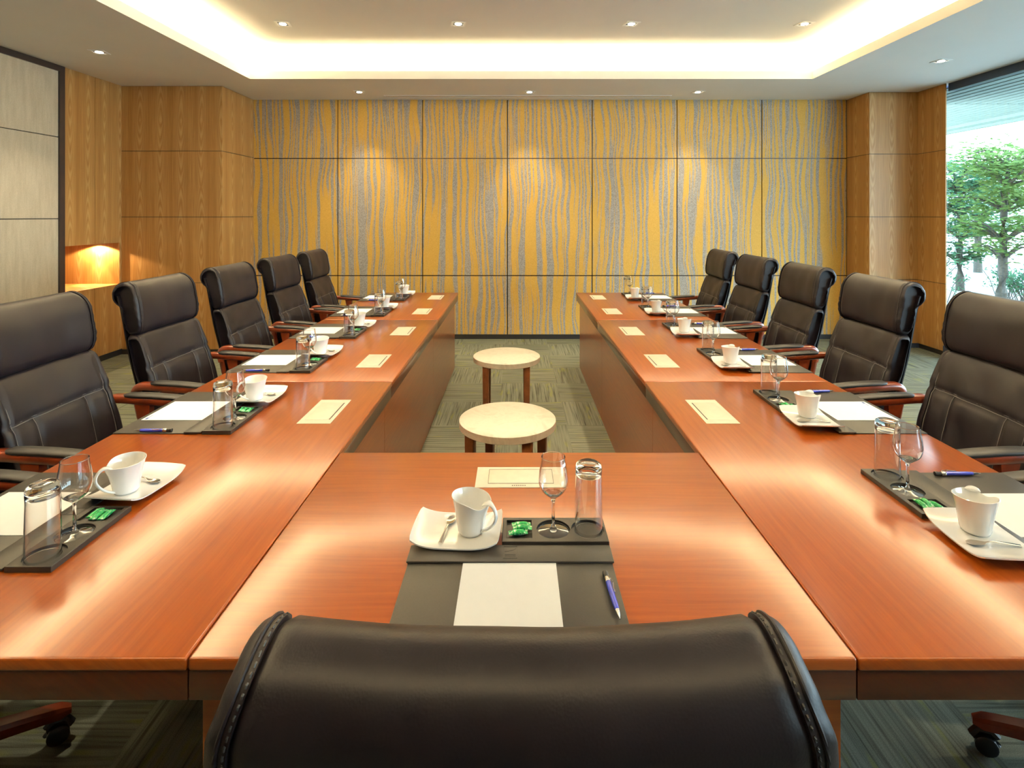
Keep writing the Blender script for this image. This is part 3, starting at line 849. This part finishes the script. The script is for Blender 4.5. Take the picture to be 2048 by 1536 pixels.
# tumbler, upside down
t = thing('tumbler', 'x', 'glass'); protos['tumbler'] = t
MB().lathe([(.0335, .0), (.0335, .02), (.0325, .10), (.0315, .150)], 40).build('wall', M['glass'], t, smooth=1.5)
MB().lathe([(.0328, .0004), (.0335, .0012), (.0342, .0004), (.0335, -.0002), (.0328, .0004)], 40).build('rim', M['solidglass'], t, smooth=1.5)
MB().lathe([(0, .150), (.018, .151), (.027, .1475), (.0300, .140), (.0320, .138), (.0322, .155), (.030, .163), (.024, .167), (.021, .166), (0, .163)], 36).build('base', M['solidglass'], t, smooth=0.9)
# saucer
t = thing('saucer', 'x', 'saucer'); protos['saucer'] = t
def sz_(u, v): return .0145 + .018 * abs(u / .105) ** 4.0 + .002 * abs(v / .075) ** 3
N = 28; top = []; 
def outline(a, b):   # a,b in -1..1 square
    u = .106 * a * (1 - .03 * b * b); v = .074 * b * (1 + .035 * (1 - a * a))
    r = max(abs(a), abs(b)); q = abs(a * b)
    k = 1 - .02 * max(0, q - .8) / .2
    return u * k, v * k
vs = []; fs = []
for lay in (0, 1):
    for i in range(N + 1):
        for j in range(N + 1):
            u, v = outline(-1 + 2 * i / N, -1 + 2 * j / N)
            vs.append((u, v, sz_(u, v) - (.0030 if lay else 0)))
n2 = (N + 1) ** 2
for i in range(N):
    for j in range(N):
        a = i * (N + 1) + j; fs.append((a, a + N + 1, a + N + 2, a + 1)); fs.append((a + n2, a + 1 + n2, a + N + 2 + n2, a + N + 1 + n2))
for i in range(N):
    for (a, b) in ((i * (N + 1), (i + 1) * (N + 1)), ((i + 1) * (N + 1) + N, i * (N + 1) + N), (i + 1, i), (N * (N + 1) + i, N * (N + 1) + i + 1)):
        fs.append((a, a + n2, b + n2, b))
m = MB(); m.add(vs, fs)
m.build('dish', M['china'], t, smooth=0.9)
MB().lathe([(.026, 0), (.030, 0), (.036, .0125), (.026, .0125), (.026, 0)], 32).build('foot_ring', M['china'], t, smooth=0.9)
# cup
t = thing('coffee_cup', 'x', 'cup'); protos['cup'] = t
def cup_ring(r, z, k, n=56):
    ring = []
    for j in range(n):
        a = 2 * PI * j / n; ca = math.cos(a)
        e = 1 + .16 * k * max(0, ca) ** 6 + .03 * k * math.cos(2 * a)
        zz = z + k * (.004 * math.cos(a + 2.4) - .011 * gauss((a if a > PI else a + 2 * PI) - 2 * PI + 0.6, .42))
        ring.append((r * e * ca, r * math.sin(a), zz))
    return ring
op = [(0.001, 0, 0), (.024, .0, 0), (.029, .002, 0), (.0315, .008, .0), (.0345, .03, .25), (.0395, .060, .6), (.0455, .084, 1), (.0462, .0855, 1), (.0448, .0862, 1), (.0435, .084, 1), (.0375, .060, .6), (.0325, .03, .25), (.0285, .010, 0), (.020, .006, 0), (.001, .0055, 0)]
MB().loft([cup_ring(*p) for p in op]).build('body', M['china'], t, smooth=1.0)
hp = catmull([(.043, 0, .080), (.052, -.001, .0835), (.064, -.002, .080), (.0735, -.003, .068), (.074, -.002, .053), (.065, 0, .036), (.051, .001, .022), (.037, .001, .013), (.030, 0, .009)], 4)
rad = [.016 - .0105 * smoothstep(0, .30, i / (len(hp) - 1)) + .001 * smoothstep(.8, 1, i / (len(hp) - 1)) for i in range(len(hp))]
rings = []
for i, p in enumerate(hp):
    a = (hp[min(i + 1, len(hp) - 1)] - hp[max(i - 1, 0)]).normalized(); nr = a.cross(Vector((0, 1, 0))).normalized()
    rings.append([p + Vector((0, 1, 0)) * math.cos(x) * rad[i] + nr * math.sin(x) * .0034 for x in [2 * PI * k / 14 for k in range(14)]])
MB().loft(rings).build('handle', M['china'], t, smooth=1.2)
# teaspoon
t = thing('teaspoon', 'x', 'spoon'); protos['spoon'] = t
rings = []
sp_pts = [(-.064, .0045, .0015, .0022), (-.05, .0042, .0012, .004), (-.03, .0032, .0011, .0065), (-.01, .0024, .0012, .0085), (.004, .0022, .0014, .0075), (.012, .0035, .0010, .0050), (.018, .0075, .0009, .0026), (.026, .0105, .0009, .0012), (.036, .0115, .0009, .0010), (.046, .0090, .0009, .0022), (.052, .0050, .0009, .0036), (.054, .0010, .0008, .0042)]
for y, hw, hh, zc_ in sp_pts:
    ring = []
    for k in range(20):
        a = 2 * PI * k / 20; x = hw * math.cos(a)
        dish_ = .0035 * (x / .0115) ** 2 if y > .01 else 0
        ring.append((x, y, zc_ + dish_ + hh * math.sin(a)))
    rings.append(ring)
sb = MB().loft(rings[4:]).build('bowl', M['steel'], t, smooth=1.0)
MB().loft(rings[:5]).build('handle', M['steel'], t, smooth=1.0)
for k_, p in protos.items(): p['group'] = {'pad': 'black leather desk pads', 'paper': 'blank note papers on the desk pads', 'pen': 'blue ballpoint pens', 'tray': 'black glass trays', 'candy': 'green wrapped candies in the trays', 'wine': 'stemmed wine glasses', 'tumbler': 'upside down tumblers', 'saucer': 'white rectangular saucers', 'cup': 'white coffee cups', 'spoon': 'steel teaspoons'}[k_]

ordw = ['nearest', 'second', 'third', 'fourth', 'fifth', 'farthest']
places = [((-.013, TY0), 0, 'in the foreground setting at the centre', True)]
for k in range(6):
    places.append(((TXL0, YS[k]), -PI / 2, 'in the %s setting from the camera on the left arm' % ordw[k], k < 4))
for k in range(6):
    places.append(((TXR1, YS[k]), PI / 2, 'in the %s setting from the camera on the right arm' % ordw[k], k < 2))
for idx, ((px, py), rz, ph, candy) in enumerate(places):
    R = Matrix.Rotation(rz, 3, 'Z')
    rnd = random.Random(idx)
    def put(key, u, v, z, a, label):
        p = R @ Vector((u, v, 0))
        place(protos[key], (px + p.x, py + p.y, 0.75 + z), rz + a, label)
    j = lambda s_: rnd.uniform(-s_, s_) if idx else 0
    put('pad', 0, 0, 0, 0, 'black leather desk pad ' + ph)
    put('paper', j(.004), 0, 0, 0, 'blank white note paper ' + ph)
    pu = .208 if idx == 0 else .212 + j(.006)
    put('pen', pu, .150 + j(.01), .004, .05 + j(.06), 'blue pen with silver tip ' + ph)
    put('tray', 0, 0, 0, 0, 'black tray with glass recesses ' + ph)
    put('wine', .104 + j(.002), .376 + j(.002), .009, j(3), 'stemmed wine glass ' + ph)
    put('tumbler', .190 + j(.002), .376 + j(.002), .0095, 0, 'upside down glass tumbler ' + ph)
    sa = -.05 + j(.07); su, sv = -.128 + j(.004), .368 + j(.006)
    put('saucer', su, sv, .0, sa, 'white rectangular saucer ' + ph)
    put('cup', su + .032, sv - .006, .0158, -.55 + j(.15), 'white cup with looped handle ' + ph)
    put('spoon', su - .026, sv + .006, .0165, -.16 + j(.1), 'small steel teaspoon ' + ph)
    if candy:
        for q, (du, dv, da, dz) in enumerate(((.026, .394, .05, 0), (.029, .377, -.06, .002), (.018, .360, .1, 0))):
            put('candy', du, dv, .0075 + dz, da + j(.1), ('farthest candy from the pad, ', 'middle green candy of three, ', 'closest candy to the pad, ')[q] + ph)

# ================================================================== round stools inside the U
st0 = thing('round_stool', 'x', 'stool', group='round stone topped stools')
MB().lathe([(0, .450), (.250, .450), (.2565, .446), (.2565, .412), (.250, .408), (0, .408)], 72).build('stone_top', M['marble'], st0, smooth=0.6)
for a in (PI / 4, 3 * PI / 4, 5 * PI / 4, 7 * PI / 4):
    cx_, cy_ = .215 * math.cos(a), .215 * math.sin(a)
    w_ = 0.024
    rr = []
    for z in (.408, .2, 0.0):
        k = 0.85 + 0.15 * z / .408; ox, oy = cx_ * 1.0, cy_
        rr.append([(ox + w_ * k * a_, oy + w_ * k * b_, z) for a_, b_ in ((-1, -1), (1, -1), (1, 1), (-1, 1))])
    MB().loft(rr).build('leg', M['stool_wood'], st0, bevel=0.003)
place(st0, (-.045, 2.93, 0), -.29, 'larger looking round stone topped stool, the nearer of two')
place(st0, (-.072, 4.24, 0), 0, 'round stone topped stool farther back inside the U')

# ================================================================== outside the window
struct(MB().box(XR + 0.25, 40, -12, 40, -0.12, -0.04).build('ground_paving', M['paving']))
m = MB()
for i in range(18):
    x = XR + 0.125 + i * 0.13
    m.box(x, x + 0.100, -4, 6.78, 2.90, 2.93); m.box(x, x + 0.100, 6.80, 16, 2.90, 2.93)
sf = thing('soffit', 'pale green slatted soffit above the window outside', 'soffit')
m.build('boards', M['soffit'], sf)
MB().box(XR + 0.12, 7.15, -4, 16, 2.935, 3.1).build('deck', M['winframe'], sf)
MB().box(6.72, 6.80, -4, 16, 2.86, 2.91).build('beam', M['soffit'], sf)
MB().box(7.08, 7.16, -4, 16, 2.86, 3.1).build('edge', M['soffit'], sf)

def tree(label, loc, trunk_h, trunk_r, tiers, mat, seed, lean=0.0):
    rnd = random.Random(seed)
    t = thing('tree', label, 'tree', loc, 0, 'trees outside the window')
    m = MB(); top = Vector((lean, 0, trunk_h))
    pts = [Vector((lean * (i / 8) ** 2 + .02 * math.sin(i * 1.7 + seed), .02 * math.cos(i * 2.1), trunk_h * i / 8)) for i in range(9)]
    m.tube(pts, [trunk_r * (1.15 - .75 * i / 8) for i in range(9)], 10)
    lf = MB()
    for (z, rad, cnt, nl) in tiers:
        for b in range(cnt):
            an = 2 * PI * b / cnt + rnd.uniform(-.4, .4); L = rad * rnd.uniform(.65, 1.05)
            base_ = Vector((lean * (z / trunk_h) ** 2, 0, min(z, trunk_h))); d = Vector((math.cos(an), math.sin(an), 0))
            end = base_ + d * L + Vector((0, 0, rnd.uniform(.05, .28)))
            mid = base_ + d * L * .5 + Vector((0, 0, rnd.uniform(.02, .2)))
            br = catmull([base_ - Vector((0, 0, .12)), mid, end], 4)
            m.tube(br, [trunk_r * .35 * (1 - .75 * i / (len(br) - 1)) for i in range(len(br))], 6)
            for q in range(int(nl * 1.4)):
                s_ = rnd.uniform(.25, 1.08); p = br[min(len(br) - 1, int(s_ * (len(br) - 1)))] + Vector((rnd.gauss(0, .17), rnd.gauss(0, .17), rnd.gauss(.03, .09)))
                # a whorl of pointed leaves at a twig end
                for k in range(5):
                    aa = rnd.uniform(0, 2 * PI); ll = rnd.uniform(.08, .14); dr = Vector((math.cos(aa), math.sin(aa), rnd.uniform(-.5, .4))).normalized()
                    sd = dr.cross(Vector((rnd.uniform(-.4, .4), rnd.uniform(-.4, .4), 1))).normalized() * ll * .22
                    lf.add([p, p + dr * ll * .5 + sd, p + dr * ll, p + dr * ll * .5 - sd], [(0, 1, 2, 3)])
    m.build('trunk', M['bark'], t, smooth=0.8)
    lf.build('foliage', mat, t)
    return t
tree('slender tiered tree with grey trunk right outside the window', (7.95, 9.0, -.04), 2.45, .075, [(.95, .55, 5, 14), (1.25, .80, 7, 26), (1.75, .80, 7, 26), (2.15, .95, 8, 30), (2.5, .8, 7, 26)], M['leaf'], 3, .1)
tree('bushy tree left of the slender tree, by the oak column', (9.2, 11.4, -.04), 2.4, .07, [(.7, .6, 6, 30), (1.2, .85, 8, 36), (1.7, .9, 8, 36), (2.1, .8, 8, 30), (2.4, .6, 6, 22)], M['leaf2'], 8)
tree('pale green tree half hidden behind the slender tree', (12.6, 15.0, -.04), 2.8, .09, [(1.0, .8, 6, 26), (1.6, 1.0, 8, 36), (2.2, 1.0, 8, 36), (2.7, .8, 7, 26)], M['leaf'], 15)
tree('tree at the right picture edge with overhanging leaves', (11.2, 11.8, -.04), 2.7, .08, [(1.3, .8, 7, 26), (1.9, .9, 8, 36), (2.4, 1.0, 8, 36), (2.75, .7, 7, 24)], M['leaf'], 22)
# low hedge row behind the slender tree
b = thing('building', 'white building with teal windows beyond the trees', 'building', (24, 27, 0))
MB().box(-5, 12, 0, 6, -.1, 4.0).build('wall', M['white_wall'], b)
for x in (-3.6, -0.7, 2.2, 5.1): MB().box(x, x + 1.3, -.06, .0, 1.5, 3.1).build('window', M['teal'], b)
b = thing('low_house', 'low house with a grey tiled roof behind the slender tree', 'building', (16.6, 17.6, 0))
MB().box(-1.5, 2.2, 0, 3, -.1, 1.3).build('wall', M['white_wall'], b)
m = MB(); m.add([(-1.9, -.4, 1.2), (2.6, -.4, 1.2), (2.6, 1.5, 2.2), (-1.9, 1.5, 2.2), (2.6, 3.4, 1.2), (-1.9, 3.4, 1.2)], [(0, 1, 2, 3), (3, 2, 4, 5), (0, 3, 5), (1, 4, 2), (0, 5, 4, 1)])
m.build('roof', M['roof'], b)
tag(MB().box(10.0, 16, 9.9, 10.2, -.04, .28).build('planter_kerb', M['terracotta']), 'low terracotta kerb on the paving at right outside the window', 'kerb')

def shrub(label, loc, h, seed):
    rnd = random.Random(seed); t = thing('shrub', label, 'shrub', loc, 0, 'low shrubs under the trees outside')
    lf = MB(); st_ = MB()
    for q in range(40):
        a = rnd.uniform(0, 2 * PI); r = rnd.uniform(.1, .55); p0 = Vector((rnd.gauss(0, .15), rnd.gauss(0, .15), 0)); p1 = p0 + Vector((math.cos(a) * r, math.sin(a) * r, h * rnd.uniform(.6, 1)))
        mid = (p0 + p1) / 2 + Vector((0, 0, .1)); st_.tube([p0, mid, p1], .006, 5)
        for k in range(24):
            p = p0.lerp(p1, rnd.uniform(.4, 1)) + Vector((rnd.gauss(0, .04), rnd.gauss(0, .04), rnd.gauss(0.02, .04)))
            dr = Vector((rnd.gauss(0, 1), rnd.gauss(0, 1), rnd.gauss(.4, .6))).normalized() * rnd.uniform(.05, .10); sd = dr.cross(Vector((rnd.random(), rnd.random(), 1))).normalized() * .014
            lf.add([p, p + dr * .5 + sd, p + dr, p + dr * .5 - sd], [(0, 1, 2, 3)])
    st_.build('stems', M['bark'], t); lf.build('foliage', M['leaf2'], t)
shrub('low leafy shrub beside the oak column outside the glass', (7.35, 9.9, -.04), .75, 4)
shrub('low leafy shrub in front of the slender tree trunk', (9.1, 10.0, -.04), .6, 6)
